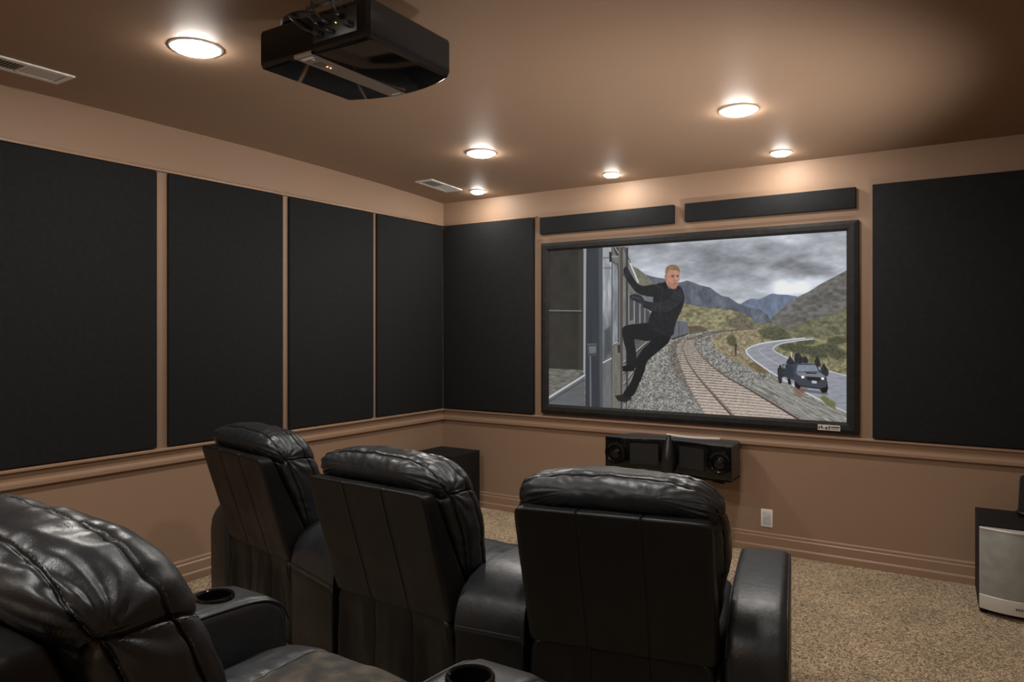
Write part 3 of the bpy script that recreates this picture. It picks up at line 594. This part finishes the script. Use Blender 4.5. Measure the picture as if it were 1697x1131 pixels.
# ------------------------------------------------------------------ ceiling projector
def make_projector():
    e = empty('projector', (2.257, -3.35, 2.44))
    tag(e, 'glossy black projector hanging from the ceiling', 'projector')
    X0, X1, Y0, Y1 = -.257, .259, -.232, .195
    plan = [(X0 + .012, Y0), (X1 - .012, Y0), (X1, Y0 + .012)] + [(X1 - .004, Y1 - .012), (X1 - .02, Y1 + .004)]
    for k in range(9):
        t = k / 8; x = (X1 - .04) + (X0 + .04 - (X1 - .04)) * t
        plan.append((x, Y1 + .012 + .050 * math.sin(PI * t) ** .8))
    plan += [(X0 + .02, Y1 + .004), (X0 + .004, Y1 - .012), (X0, Y0 + .012)]
    body = ruled('body', plan, lambda x, y: (x, y, 0), lambda x, y: (x, y, .135), M['gloss'], e, bevel=.016, segs=2, angle=50)
    body['label'] = 'glossy black shell'
    # shallow crown on top of the shell
    ruled('top_cover', [(x * .86, y * .86) for x, y in plan], lambda x, y: (x, y, .136), lambda x, y: (x * .93, y * .93, .156), M['gloss'], e, bevel=.006)
    # control strip along the underside, turned up over the rear edge
    st = ruled('control_strip', [(-.232 - .003, -.0005), (-.236, .009), (-.238, .009), (-.2395, .001), (-.234, -.003), (.236, -.003), (.236, -.0005)],
               lambda y, z: (-.070 + (y + .236) * .012, y, z), lambda y, z: (.010 - (y + .236) * .012, y, z), M['strip'], e)
    st['label'] = 'satin champagne control strip'
    for (x, y, mt, nm) in ((-.030, -.128, 'red_led', 'indicator_light'), (-.030, -.113, 'red_led', 'indicator_light')):
        o = lathe(nm, [(.0035, -.003), (.003, -.0048), (0, -.0052)], M[mt], st, n=14, loc=(x, y, 0)); o['label'] = 'red indicator light'
    bm = bmesh.new()
    for k in range(6): add_box(bm, (-.056 + .009 * k, -.222, -.0036), (-.050 + .009 * k, -.208, -.0029))
    bm_done(bm, 'strip_print', M['pale_text'], st)
    bm = bmesh.new()
    for k in range(5): add_box(bm, (-.045 + .008 * k, .212, -.0036), (-.040 + .008 * k, .220, -.0029))
    bm_done(bm, 'maker_print', M['pale_text'], st)
    bm = bmesh.new()
    for k in range(4): add_box(bm, (-.052, -.172 + .010 * k, -.0036), (-.014, -.169 + .010 * k, -.0029))
    bm_done(bm, 'button_print', M['dark_text'], st)
    lathe('button', [(.014, -.0025), (.013, -.0045), (.009, -.005), (0, -.0045)], M['strip'], st, n=24, loc=(-.032, -.192, 0))
    # raised seam lines on the underside
    # rear connector bay with cables
    box('connector_panel', (.02, Y0 - .004, .030), (.215, Y0 + .001, .112), M['satin'], e, bevel=.001)
    for k, (x, z, r) in enumerate(((.05, .085, .009), (.085, .085, .009), (.05, .052, .012), (.105, .05, .008), (.15, .09, .010), (.185, .055, .011))):
        lathe('connector', [(r, 0), (r, .022), (r * .6, .028), (0, .028)], M['satin'], e, n=14, axis='y', loc=(x, Y0 - .002, z))
    o = lathe('status_light', [(.0022, 0), (.002, .004), (0, .0045)], M['green_led'], e, n=10, axis='y', loc=(.125, Y0 - .004, .074)); o['label'] = 'tiny green status light'
    for k, p in enumerate(([(.05, -.255, .085), (.045, -.275, .10), (.02, -.262, .135), (-.02, -.20, .17), (-.02, -.06, .25)],
                           [(.085, -.255, .085), (.08, -.28, .10), (.05, -.27, .145), (.0, -.19, .18), (.0, -.06, .26)],
                           [(.05, -.255, .052), (.01, -.27, .07), (-.06, -.262, .13), (-.09, -.18, .17), (-.05, -.05, .22)],
                           [(.15, -.255, .09), (.145, -.275, .12), (.10, -.24, .18), (.05, -.12, .26)])):
        tube('cable', smooth_pts(p, 8), .0045, M['cable'], e, n=8)
    # rounded hood over the rear of the shell, where the cables gather
    lathe('cable_hood', [(.0, .028), (.05, .026), (.085, .014), (.10, .0), (.10, -.02), (0, -.02)], M['satin'], e, n=32, loc=(-.115, -.125, .160))
    # ceiling mount
    top = zc(-3.35) - 2.44
    ruled('mount_spider', [(-.15, -.07), (.15, -.07), (.17, 0), (.15, .07), (-.15, .07), (-.17, 0)], lambda x, y: (x, y, .156), lambda x, y: (x * .8, y * .8, .186), M['satin'], e, bevel=.004)
    lathe('mount_pole', [(.024, .184), (.024, top - .012), (.0, top - .012)], M['satin'], e, n=24)
    lathe('ceiling_plate', [(0, top - .016), (.085, top - .016), (.095, top - .008), (.095, top - .001), (0, top - .001)], M['satin'], e, n=36)
    # lens on the front side
    lathe('lens', [(.052, 0), (.052, -.018), (.044, -.022), (.038, -.010), (.0, -.004)], M['gloss'], e, n=32, axis='y', loc=(.06, .243, .068))
make_projector()


# ------------------------------------------------------------------ speakers and wall outlet
def center_speaker():
    e = empty('center_speaker', (2.232, 0, .531))
    tag(e, 'wide black centre speaker with curved front on the shelf below the screen', 'speaker')
    H = .232
    xs = np.linspace(-.467, .467, 25)
    def fy(x):
        a = abs(x)
        return -.325 if a > .30 else -.325 + .075 * math.cos(a / .30 * PI / 2) ** .9
    front = [(x, fy(x)) for x in xs]
    plan = front + [(.452, -.09), (.42, -.035), (-.32, -.035), (-.35, -.06)]
    o = ruled('cabinet', plan, lambda x, y: (x, y, .0), lambda x, y: (x, y, H), M['charcoal'], e, bevel=.003, segs=2, angle=50); o['label'] = 'satin charcoal cabinet'
    # gloss front baffle, following the curve
    pl = [(x, fy(x) - .006) for x in xs] + [(x, fy(x) + .001) for x in xs[::-1]]
    ruled('front_baffle', pl, lambda x, y: (x * .99, y, .008), lambda x, y: (x * .99, y, H - .006), M['gloss'], e, bevel=.001, angle=60, smooth=True)
    for s in (-1, 1):
        w = lathe('woofer', [(.082, 0), (.080, .006), (.072, .006), (.066, .003), (.050, .001), (.026, .003), (.022, .006), (.010, .008), (0, .009)], M['gloss'], e, n=40, axis='y', loc=(s * .383, -.3315, H / 2))
        lathe('dust_cap', [(.021, .004), (.018, .010), (.009, .013), (0, .014)], M['matte'], w, n=24, axis='y', loc=(s * .383, -.3315, H / 2))
        gx = [x for x in xs if .055 < abs(x) < .29 and x * s > 0]
        pl2 = [(x, fy(x) - .012) for x in gx] + [(x, fy(x) - .005) for x in gx[::-1]]
        g = ruled('mesh_grille', pl2, lambda x, y: (x, y, .045), lambda x, y: (x, y, H - .040), M['grille_black'], e, angle=60)
    # tear-drop tweeter pod
    pts = []; bm = bmesh.new(); rings = []
    for k in range(19):
        t = k / 18; z = -.012 + t * .275
        w = .060 * (math.sin(PI * min(1, max(0, (t * .92 + .04)))) ** .6) * (1.0 - .62 * t) + .005
        d = w * 1.15
        rings.append([bm.verts.new((w * math.cos(2 * PI * j / 20), -.262 - d * .2 + d * math.sin(2 * PI * j / 20), z)) for j in range(20)])
    for a, b in zip(rings, rings[1:]):
        for j in range(20): l = (j + 1) % 20; bm.faces.new((a[j], a[l], b[l], b[j]))
    bm.faces.new(rings[0][::-1]); bm.faces.new(rings[-1])
    pod = bm_done(bm, 'tweeter_pod', M['satin'], e, smooth=True); pod['label'] = 'tear-drop tweeter pod'
    lathe('tweeter', [(.026, .0), (.024, .010), (.018, .006), (.013, .006), (.012, .012), (.006, .017), (0, .018)], M['gloss'], pod, n=28, axis='y', loc=(0, -.308, .110))
    bd = box('emblem', (-.006, -.3125, .022), (.006, -.3085, .032), M['pale_text'], pod); bd['label'] = 'tiny pale emblem'
    # pale bowed strip lying along the rear top edge
    s = ruled('top_strip', [(-.10 + .40 * t, -.048 - .05 * math.sin(PI * t)) for t in np.linspace(0, 1, 14)] + [(-.10 + .40 * t, -.034 - .05 * math.sin(PI * t)) for t in np.linspace(1, 0, 14)],
              lambda x, y: (x, y, H), lambda x, y: (x, y, H + .010), M['white'], e); s['label'] = 'pale curved strip on the top'
    for x in (-.36, -.12, .12, .38): lathe('foot', [(0, -.012), (.014, -.012), (.016, 0), (0, 0)], M['matte'], e, n=16, loc=(x, -.2, 0))
M['grille_black'] = mat('perforated_black_grille', (0.022, 0.023, 0.025), 0.35, metal=.4, bump=[(500, .4, .001)])
M['charcoal'] = mat('charcoal_cabinet', (0.030, 0.031, 0.033), 0.4, bump=[(300, .1, .001)])
center_speaker()
sh = empty('wall_shelf', (2.24, 0, .50)); tag(sh, 'thin dark wall shelf carrying the centre speaker', 'shelf')
box('shelf_board', (-.41, -.24, .0), (.42, -.001, .019), M['shelf'] if 'shelf' in M else M['matte'], sh, bevel=.002)
for x in (-.3, .3):
    ruled('bracket', [(-.001, 0), (-.22, 0), (-.22, -.012), (-.02, -.06), (-.001, -.06)], lambda y, z: (x - .008, y, z), lambda y, z: (x + .008, y, z), M['matte'], sh, smooth=False)

# plain black subwoofer in the corner
e = empty('subwoofer', (.255, -.285, 0)); tag(e, 'plain black box subwoofer in the corner behind the middle seat', 'subwoofer')
box('cabinet', (-.205, -.19, .02), (.215, .19, .512), M['matte'], e, bevel=.006)
ruled('front_grille', [(-.19, -.19), (-.19, -.205), (0, -.212), (.20, -.205), (.20, -.19)], lambda x, y: (x, y, .04), lambda x, y: (x, y, .495), M['matte'], e)
for x in (-.17, .18):
    for y in (-.16, .16): lathe('foot', [(0, 0), (.02, 0), (.022, .02), (0, .02)], M['matte'], e, n=16, loc=(x, y, 0))

# silver fronted subwoofer by the right wall
e = empty('subwoofer', (4.262, -.32, 0)); tag(e, 'black subwoofer with a bowed silver front at the right edge of the photo', 'subwoofer')
ruled('cabinet', [(-.193, .215), (-.172, -.20), (.172, -.20), (.193, .215)], lambda x, y: (x, y, .022), lambda x, y: (x, y, .492), M['cab'] if 'cab' in M else M['matte'], e, bevel=.005)
bow = [(x, -.205 - .052 * (1 - (x / .17) ** 2)) for x in np.linspace(-.17, .17, 17)]
g = ruled('front_grille', bow + [(.17, -.198), (-.17, -.198)], lambda x, y: (x, y, .112), lambda x, y: (x, y, .462), M['grille_grey'], e, bevel=.003, angle=60); g['label'] = 'bowed silver mesh front'
g = ruled('lower_band', [(x, y - .003) for x, y in bow] + [(.17, -.198), (-.17, -.198)], lambda x, y: (x, y, .034), lambda x, y: (x, y, .1115), M['silver'], e, bevel=.003, angle=60); g['label'] = 'smooth pale silver band'
g = ruled('top_band', [(x, y - .004) for x, y in bow] + [(.17, -.198), (-.17, -.198)], lambda x, y: (x, y, .4625), lambda x, y: (x, y, .474), M['silver'], e, bevel=.003, angle=60)
bm = bmesh.new()
for k in range(6): add_box(bm, (-.008 + k * .012, -.263, .066), (.000 + k * .012, -.255, .077))
b_ = bm_done(bm, 'band_print', M['ventdark'], e)
for x in (-.15, .15):
    for y in (-.16, .18): lathe('foot', [(0, 0), (.018, 0), (.02, .022), (0, .022)], M['matte'], e, n=16, loc=(x, y, 0))

# small black mesh satellite speaker on top of it
e = empty('satellite_speaker', (4.326, -.225, .492)); tag(e, 'small black mesh speaker standing on the silver fronted subwoofer', 'speaker')
lathe('base', [(0, .001), (.050, .001), (.058, .012), (.064, .026), (.060, .030), (0, .030)], M['satin'], e)
lathe('mesh_body', [(.052, .030), (.049, .10), (.044, .20), (.040, .222), (.030, .230), (0, .232)], M['grille_black'], e)
bm = bmesh.new()
for k in range(14):
    z = .045 + k * .0125; r = .0522 - (z - .03) * .05
    add_tube(bm, [(r * math.cos(a * PI / 16), r * math.sin(a * PI / 16), z) for a in range(32)], .0016, 5, True)
bm_done(bm, 'mesh_ribs', M['satin'], e, smooth=True)

# wall plate
e = empty('wall_plate', (2.845, 0, .235)); tag(e, 'white wall plate beside the right hand seat below the screen', 'wall plate')
box('plate', (-.040, -.0065, -.062), (.040, -.001, .062), M['white'], e, bevel=.003)
box('insert', (-.026, -.0095, -.044), (.026, -.006, .044), M['white_shade'], e, bevel=.002)
for z in (-.053, .053): lathe('screw', [(.003, 0), (.0025, .001), (0, .0012)], M['silver'], e, n=10, axis='y', loc=(0, -.0065, z))


# ------------------------------------------------------------------ leather recliners
def axis_vals(n, clusters=()):
    v = set(np.round(np.linspace(-1, 1, n), 5))
    for c, h in clusters:
        for d in np.linspace(-h, h, 9): v.add(round(float(np.clip(c + d, -1, 1)), 5))
    return np.array(sorted(v))

def puffy(name, A, B, C, power, fmap, disp, m, parent=None):
    """closed upholstered form: grid on a cube, rounded by a power norm, shaped by fmap(q), then pushed along the normal by disp(p, q, pos)"""
    pts = []; quads = []; base_i = 0
    def face(u, v, make):
        nonlocal base_i
        uu, vv = np.meshgrid(u, v, indexing='ij')
        pts.append(np.stack(make(uu.ravel(), vv.ravel()), -1))
        idx = np.arange(len(u) * len(v)).reshape(len(u), len(v)) + base_i; base_i += idx.size
        return idx
    def add(idx, flip):
        q = np.stack([idx[:-1, :-1], idx[1:, :-1], idx[1:, 1:], idx[:-1, 1:]], -1).reshape(-1, 4)
        quads.append(q[:, ::-1] if flip else q)
    one = np.ones_like
    add(face(B, C, lambda u, v: (one(u), u, v)), False); add(face(B, C, lambda u, v: (-one(u), u, v)), True)
    add(face(A, C, lambda u, v: (u, one(u), v)), True); add(face(A, C, lambda u, v: (u, -one(u), v)), False)
    add(face(A, B, lambda u, v: (u, v, one(u))), False); add(face(A, B, lambda u, v: (u, v, -one(u))), True)
    P = np.concatenate(pts); Q = np.concatenate(quads)
    _, first, inv = np.unique(np.round(P, 4), axis=0, return_index=True, return_inverse=True)
    P = P[first]; Q = inv.reshape(-1)[Q]
    q = P / (np.sum(np.abs(P) ** power, 1) ** (1.0 / power))[:, None]
    pos = fmap(q)
    me = bpy.data.meshes.new(name)
    me.vertices.add(len(pos)); me.vertices.foreach_set('co', pos.ravel())
    me.loops.add(Q.size); me.loops.foreach_set('vertex_index', Q.ravel().astype(np.int32))
    me.polygons.add(len(Q)); me.polygons.foreach_set('loop_start', np.arange(0, Q.size, 4, dtype=np.int32))
    me.update(calc_edges=True)
    if disp is not None:
        nr = np.zeros(len(pos) * 3); me.vertices.foreach_get('normal', nr); nr = nr.reshape(-1, 3)
        pos = pos + nr * disp(P, q, pos)[:, None]
        me.vertices.foreach_set('co', pos.ravel()); me.update()
    me.polygons.foreach_set('use_smooth', [True] * len(me.polygons))
    o = link(name, me, m, parent); PARAM[name] = P; return o

PARAM = {}
def n3(pos, sx, sy, sz, seed=0):
    return np.array([noise.noise(Vector((p[0] * sx + seed, p[1] * sy + seed * 1.7, p[2] * sz - seed))) for p in pos])

def ip(x, xs, ys):
    """smooth interpolation through (xs, ys)"""
    xs = np.array(xs, float); ys = np.array(ys, float); i = np.clip(np.searchsorted(xs, x) - 1, 0, len(xs) - 2)
    m_ = np.gradient(ys, xs); h = xs[i + 1] - xs[i]; t = np.clip((x - xs[i]) / h, 0, 1)
    return (2 * t ** 3 - 3 * t ** 2 + 1) * ys[i] + (t ** 3 - 2 * t ** 2 + t) * h * m_[i] + (-2 * t ** 3 + 3 * t ** 2) * ys[i + 1] + (t ** 3 - t ** 2) * h * m_[i + 1]

SEAM_B = (-.62, .38)      # the two seams round the side gusset
Z0, Z1 = .40, 1.070
HS = (0.948 - Z0) / (Z1 - Z0) * 2 - 1      # seam under the head roll
def cushion_map(q):
    z = Z0 + (q[:, 2] + 1) / 2 * (Z1 - Z0)
    zz = [.40, .50, .60, .70, .80, .87, .92, .96, 1.0, 1.04, 1.070]
    yr = ip(z, zz, [.150, .115, .075, .035, -.010, -.042, -.066, -.100, -.122, -.120, -.105])
    yf = ip(z, zz, [.300, .290, .252, .226, .198, .174, .158, .148, .136, .116, .090])
    w = ip(z, zz, [.290, .305, .320, .336, .354, .356, .356, .357, .358, .352, .335])
    return np.stack([q[:, 0] * w, (yr + yf) / 2 + q[:, 1] * (yf - yr) / 2, z], -1)
def cushion_disp(P, q, pos):
    side = np.clip((np.abs(P[:, 0]) - .80) / .15, 0, 1); top = np.clip((P[:, 2] - .80) / .15, 0, 1)
    rear = np.clip((-P[:, 1] - .8) / .15, 0, 1); st = np.maximum(side, top)
    d = np.zeros(len(P)); near = np.zeros(len(P))
    puck = n3(pos, 38, 7, 38, 3); puck2 = n3(pos, 16, 4, 16, 8)
    for b in SEAM_B:
        ds = np.abs(P[:, 1] - b) * .125
        d -= st * (.0065 * np.exp(-(ds / .0030) ** 2) + .008 * np.exp(-ds / .014))
        w = st * np.exp(-ds / .030); near = np.maximum(near, w)
    dh = np.abs(P[:, 2] - HS) * (Z1 - Z0) / 2; sr = np.maximum(side, rear)
    d -= sr * (.007 * np.exp(-(dh / .0032) ** 2) + .009 * np.exp(-dh / .018))
    hp = n3(pos, 30, 30, 6, 5)
    d += sr * np.exp(-dh / .030) * hp * .006
    d += near * (puck * .006 + puck2 * .006)
    # soft slack folds on the head roll and sides
    d += (.35 + .65 * top) * (n3(pos, 5, 9, 9, 11) * .011 + n3(pos, 11, 24, 14, 12) * .0045 + n3(pos, 40, 14, 40, 14) * .0014)
    # folds sweeping to the corner where the seams meet
    cx = np.abs(pos[:, 0]) - .33; cy = pos[:, 1] + .03; cz = pos[:, 2] - .955
    r = np.sqrt(cx ** 2 + cy ** 2 + cz ** 2); ang = np.arctan2(cz + .3 * cx, cy - .4 * cx)
    d += np.exp(-r / .085) * np.sin(ang * 13 + pos[:, 0] * 9) * .0065 * np.clip(r / .03, 0, 1)
    # crease between head roll and lumbar part on the front
    fr = np.clip((P[:, 1] - .8) / .15, 0, 1)
    d -= fr * .018 * np.exp(-((pos[:, 2] - .86) / .012) ** 2) + fr * .012 * np.exp(-((pos[:, 2] - .66) / .012) ** 2)
    return d

def stitching(cu):
    """rows of short thread dashes beside the seams of a back cushion"""
    P = PARAM['back_cushion']; me = cu.data
    from mathutils.kdtree import KDTree
    kd = KDTree(len(P))
    for i, p in enumerate(P): kd.insert(p, i)
    kd.balance(); paths = []
    for b in (SEAM_B[0] + .05, SEAM_B[1] + .05):
        paths.append([(1, b, c) for c in np.linspace(-.6, 1, 70)] + [(a, b, 1) for a in np.linspace(1, -1, 80)] + [(-1, b, c) for c in np.linspace(1, -.6, 70)])
    for s in (-1, 1): paths.append([(s, b, HS - .022) for b in np.linspace(-.9, 1, 26)])
    bm = bmesh.new()
    for pa in paths:
        pts = []; last = -1
        for p in pa:
            _, i, _ = kd.find(p)
            if i != last: v = me.vertices[i]; pts.append(v.co + v.normal * .0006); last = i
        pts = smooth_pts(pts, 3); acc = 0.0; seg = [pts[0]]
        for u, v in zip(pts, pts[1:]):
            acc += (v - u).length
            if acc % .0105 < .0065: seg.append(v)
            else:
                if len(seg) > 1: add_tube(bm, seg, .0008, 4)
                seg = [v]
    o = bm_done(bm, 'stitching', M['stitch'], cu, smooth=True); o['label'] = 'grey thread stitching along the seams'; o['kind'] = 'stuff'
    return o

def frame_map(q):
    z = .452 + (q[:, 2] + 1) / 2 * (.955 - .452); t = (z - .452) / .503
    yr = .005 - .155 * t; yf = yr + .150 - .085 * t
    return np.stack([q[:, 0] * .317, (yr + yf) / 2 + q[:, 1] * (yf - yr) / 2, z], -1)
def frame_disp(P, q, pos):
    d = np.zeros(len(P)); rt = np.maximum(np.clip((-P[:, 1] - .9) / .1, 0, 1), np.clip((P[:, 2] - .9) / .1, 0, 1))
    for a in (-1 / 3, 1 / 3):
        ds = np.abs(P[:, 0] - a) * .322
        d -= rt * (.0035 * np.exp(-(ds / .0022) ** 2) + .002 * np.exp(-ds / .010)); d += rt * .0016 * np.exp(-((ds - .006) / .003) ** 2)
    return d + n3(pos, 4, 4, 3, 2) * .003 + n3(pos, 18, 18, 9, 6) * .0008

def flap_map(q):
    z = .075 + (q[:, 2] + 1) / 2 * (.475 - .075); t = (z - .075) / .4
    yr = .020 - .010 * t; yf = yr + .030
    w = .308 + .012 * np.sin(t * PI)
    return np.stack([q[:, 0] * w, (yr + yf) / 2 + q[:, 1] * (yf - yr) / 2, z], -1)
def flap_disp(P, q, pos):
    rear = np.clip((-P[:, 1] - .6) / .3, 0, 1); d = np.zeros(len(P))
    for a in (-.31, .33):
        ds = np.abs(P[:, 0] - a) * .31; d -= rear * (.003 * np.exp(-(ds / .002) ** 2) + .004 * np.exp(-ds / .012))
    fold = n3(pos + np.array([0, 0, 0]), 9, 1, 2.6, 21) * .030 + n3(pos, 20, 2, 7, 22) * .006
    edge = np.exp(-((pos[:, 2] - .43) / .05) ** 2) * (np.abs(P[:, 0]) ** 6) * .012
    return d + rear * (fold * np.clip((.47 - pos[:, 2]) / .1, .15, 1) + edge)

def seat_map(q):
    y = .20 + (q[:, 1] + 1) / 2 * .665; t = (y - .2) / .665
    zt = ip(t, [0, .3, .7, .9, 1.0], [.490, .494, .515, .514, .485]); zb = .335 - 0 * t
    c = .012 * np.cos(q[:, 0] * PI / 2)
    return np.stack([q[:, 0] * .318, y, (zt + zb) / 2 + q[:, 2] * (zt - zb) / 2 + c * (q[:, 2] > 0)], -1)
def seat_disp(P, q, pos):
    top = np.maximum(np.clip((P[:, 2] - .85) / .12, 0, 1), np.clip((P[:, 1] - .85) / .12, 0, 1)); d = np.zeros(len(P))
    for a in (-.47, .47):
        ds = np.abs(P[:, 0] - a) * .318; d -= top * (.006 * np.exp(-(ds / .003) ** 2) + .007 * np.exp(-ds / .014))
        d += top * np.exp(-ds / .03) * n3(pos, 8, 40, 8, 31) * .005
    return d + top * (n3(pos, 22, 5, 5, 32) * .004 + n3(pos, 5, 5, 5, 33) * .006)

# shared outline of arms and consoles, seen from the side (y, z)
ARM = [(.000, .06), (-.004, .46), (.004, .508), (.022, .550), (.050, .585), (.095, .615), (.16, .638), (.26, .652), (.42, .656), (.60, .655), (.74, .648), (.80, .634), (.842, .606), (.862, .565), (.868, .50), (.868, .06)]

def armrest(parent, side, cup=False, drop=0.0, out=.532):
    """side -1 left, +1 right, in chair space"""
    a, b = (.338, out); A_ = [(y, z - drop * min(1, max(0, (z - .06) / .4))) for y, z in ARM]
    xa, xb = (a, b) if side > 0 else (-b, -a)
    o = ruled('armrest', A_, lambda y, z: (xa, y, z), lambda y, z: (xb, y, z), M['leather'], parent, bevel=.034, segs=6, angle=50)
    if cup:
        cx, cy = side * .425, .680; tz = .655 - drop
        cut = lathe('cutter', [(0, -.10), (.0425, -.10), (.0425, .05), (0, .05)], None, parent, n=48, loc=(cx, cy, tz))
        md = o.modifiers.new('cup', 'BOOLEAN'); md.operation = 'DIFFERENCE'; md.object = cut; md.solver = 'EXACT'
        dg = bpy.context.evaluated_depsgraph_get(); dg.update()
        me = bpy.data.meshes.new_from_object(o.evaluated_get(dg)); o.modifiers.clear(); o.data = me
        me.set_sharp_from_angle(angle=math.radians(35))
        bpy.data.objects.remove(cut)
        c = lathe('cup_holder', [(0, -.085), (.034, -.085), (.038, -.08), (.0405, -.004), (.0415, .002), (.045, .005), (.050, .0045), (.052, .0015), (.052, -.002), (.0422, -.003), (.0422, -.088), (0, -.088)], M['gloss'], o, n=56, loc=(cx, cy, tz))
        c['label'] = 'glossy black cup holder'
    # welt along the inner and outer edge of the top pad
    bm = bmesh.new()
    for x, dz in ((xa + .006, -.012), (xb - .006, -.012)):
        add_tube(bm, smooth_pts([(x, y - (.008 if y < .1 else -.0) * -1, z + dz) for y, z in A_[2:14]], 3), .0030, 8)
    w = bm_done(bm, 'welt', M['leather'], o, smooth=True)
    return o

def make_recliner(seat_m, variant=0):
    e = empty('recliner')
    puffy('back_frame', axis_vals(40, [(-1 / 3, .03), (1 / 3, .03)]), axis_vals(12), axis_vals(60), 26, frame_map, frame_disp, M['leather_flat'], e)
    cu = puffy('back_cushion', axis_vals(110), axis_vals(44, [(SEAM_B[0], .09), (SEAM_B[1], .09)]), axis_vals(110, [(HS, .03)]), 4.6, cushion_map, cushion_disp, M['leather'], e)
    stitching(cu)
    puffy('rear_flap', axis_vals(70, [(-.31, .02), (.33, .02)]), axis_vals(6), axis_vals(50), 12, flap_map, flap_disp, M['leather_flat'], e)
    s = puffy('seat_cushion', axis_vals(60, [(-.47, .04), (.47, .04)]), axis_vals(60), axis_vals(14), 5, seat_map, seat_disp, M['leather'], e)
    if seat_m is not None:
        s.data.materials.append(seat_m); s['label'] = 'leather seat with a worn brown centre'
        for p in s.data.polygons:
            c = p.center
            if abs(c.x) < .47 * .318 and c.z > .40: p.material_index = 1
    f = ruled('footrest', [(.872, .10), (.878, .37), (.90, .390), (.925, .383), (.935, .35), (.935, .10)], lambda y, z: (-.312, y, z), lambda y, z: (.312, y, z), M['leather'], e, bevel=.02, segs=4)
    ruled('base', [(.06, .03), (.055, .33), (.865, .33), (.865, .03)], lambda y, z: (-.31, y, z), lambda y, z: (.31, y, z), M['leather_flat'], e, bevel=.008)
    for x in (-.26, .26):
        for y in (.12, .80): lathe('foot', [(0, 0), (.022, 0), (.026, .035), (0, .035)], M['matte'], e, n=16, loc=(x, y, 0))
    return e

def copy_tree(o, parent=None):
    c = o.copy(); COL.objects.link(c)
    if parent is not None: c.parent = parent
    for ch in list(o.children): copy_tree(ch, c)
    return c

GR = 'black leather recliners'
SEATS = [(1.104, -2.886, -11.8), (2.159, -3.092, -3.4), (3.095, -3.008, 11.6)]
proto = make_recliner(None)
r1 = proto; r2 = copy_tree(proto); r3 = copy_tree(proto)
for r, (x, y, a) in zip((r1, r2, r3), SEATS):
    r.location = (x, y, 0); r.rotation_euler = (0, 0, math.radians(a))
tag(r1, 'black leather recliner at the left end of the front row', 'recliner', GR)
tag(r2, 'black leather recliner in the middle of the front row', 'recliner', GR)
tag(r3, 'black leather recliner at the right end of the front row', 'recliner', GR)
armrest(r1, -1, out=.56); armrest(r3, 1)
near = make_recliner(M['worn'])
near.location = (2.80, -4.70, RIS)
tag(near, 'black leather recliner in the near left corner of the photo with two cup holders', 'recliner', GR)
armrest(near, -1, True, .018); armrest(near, 1, True, .018)

def console(sa, sb, label):
    """wedge shaped console filling the gap between two seats of the curved row"""
    def place(s, lx):
        x, y, a = s; a = math.radians(a); c, n_ = math.cos(a), math.sin(a)
        return lambda u, z: (x + c * lx - n_ * u, y + n_ * lx + c * u, z)
    fa, fb = place(sa, .334), place(sb, -.334)
    cx, cy = (fa(.02, 0)[0] + fb(.02, 0)[0]) / 2, (fa(.02, 0)[1] + fb(.02, 0)[1]) / 2
    e = empty('seat_console', (cx, cy, 0)); tag(e, label, 'console', 'wedge consoles of the front row')
    ga = lambda u, z: tuple(np.subtract(fa(u, z), (cx, cy, 0))); gb = lambda u, z: tuple(np.subtract(fb(u, z), (cx, cy, 0)))
    L_ = .80
    P_ = [(y * L_ / .868, z) for y, z in ARM]
    body = [(y, z - .030) if 0 < i < len(P_) - 1 else (y, z) for i, (y, z) in enumerate(P_)]
    def inset(g, h, d): 
        return lambda u, z: tuple(np.array(g(u, z)) + d * (np.array(h(u, z)) - np.array(g(u, z))) / np.linalg.norm(np.array(h(u, z)) - np.array(g(u, z))))
    ruled('body', [(y, z) for y, z in body if z < .66], inset(ga, gb, .002), inset(gb, ga, .002), M['leather_flat'], e, bevel=.010, segs=3, angle=50)
    top = P_[1:-1]
    pad = [(y, z) for y, z in P_[1:-1]] + [(y * .985 + .006, z - .040) for y, z in P_[1:-1][::-1]]
    ruled('top_pad', pad, ga, gb, M['leather'], e, bevel=.016, segs=5, angle=55)
    tube('welt', [tuple(np.array(ga(-.006, .462)) * (1 - t) + np.array(gb(-.006, .462)) * t) for t in np.linspace(.03, .97, 12)], .0035, M['leather'], e)
    return e
console(SEATS[0], SEATS[1], 'black leather console between the left and the middle recliner')
console(SEATS[1], SEATS[2], 'black leather console between the middle and the right recliner')
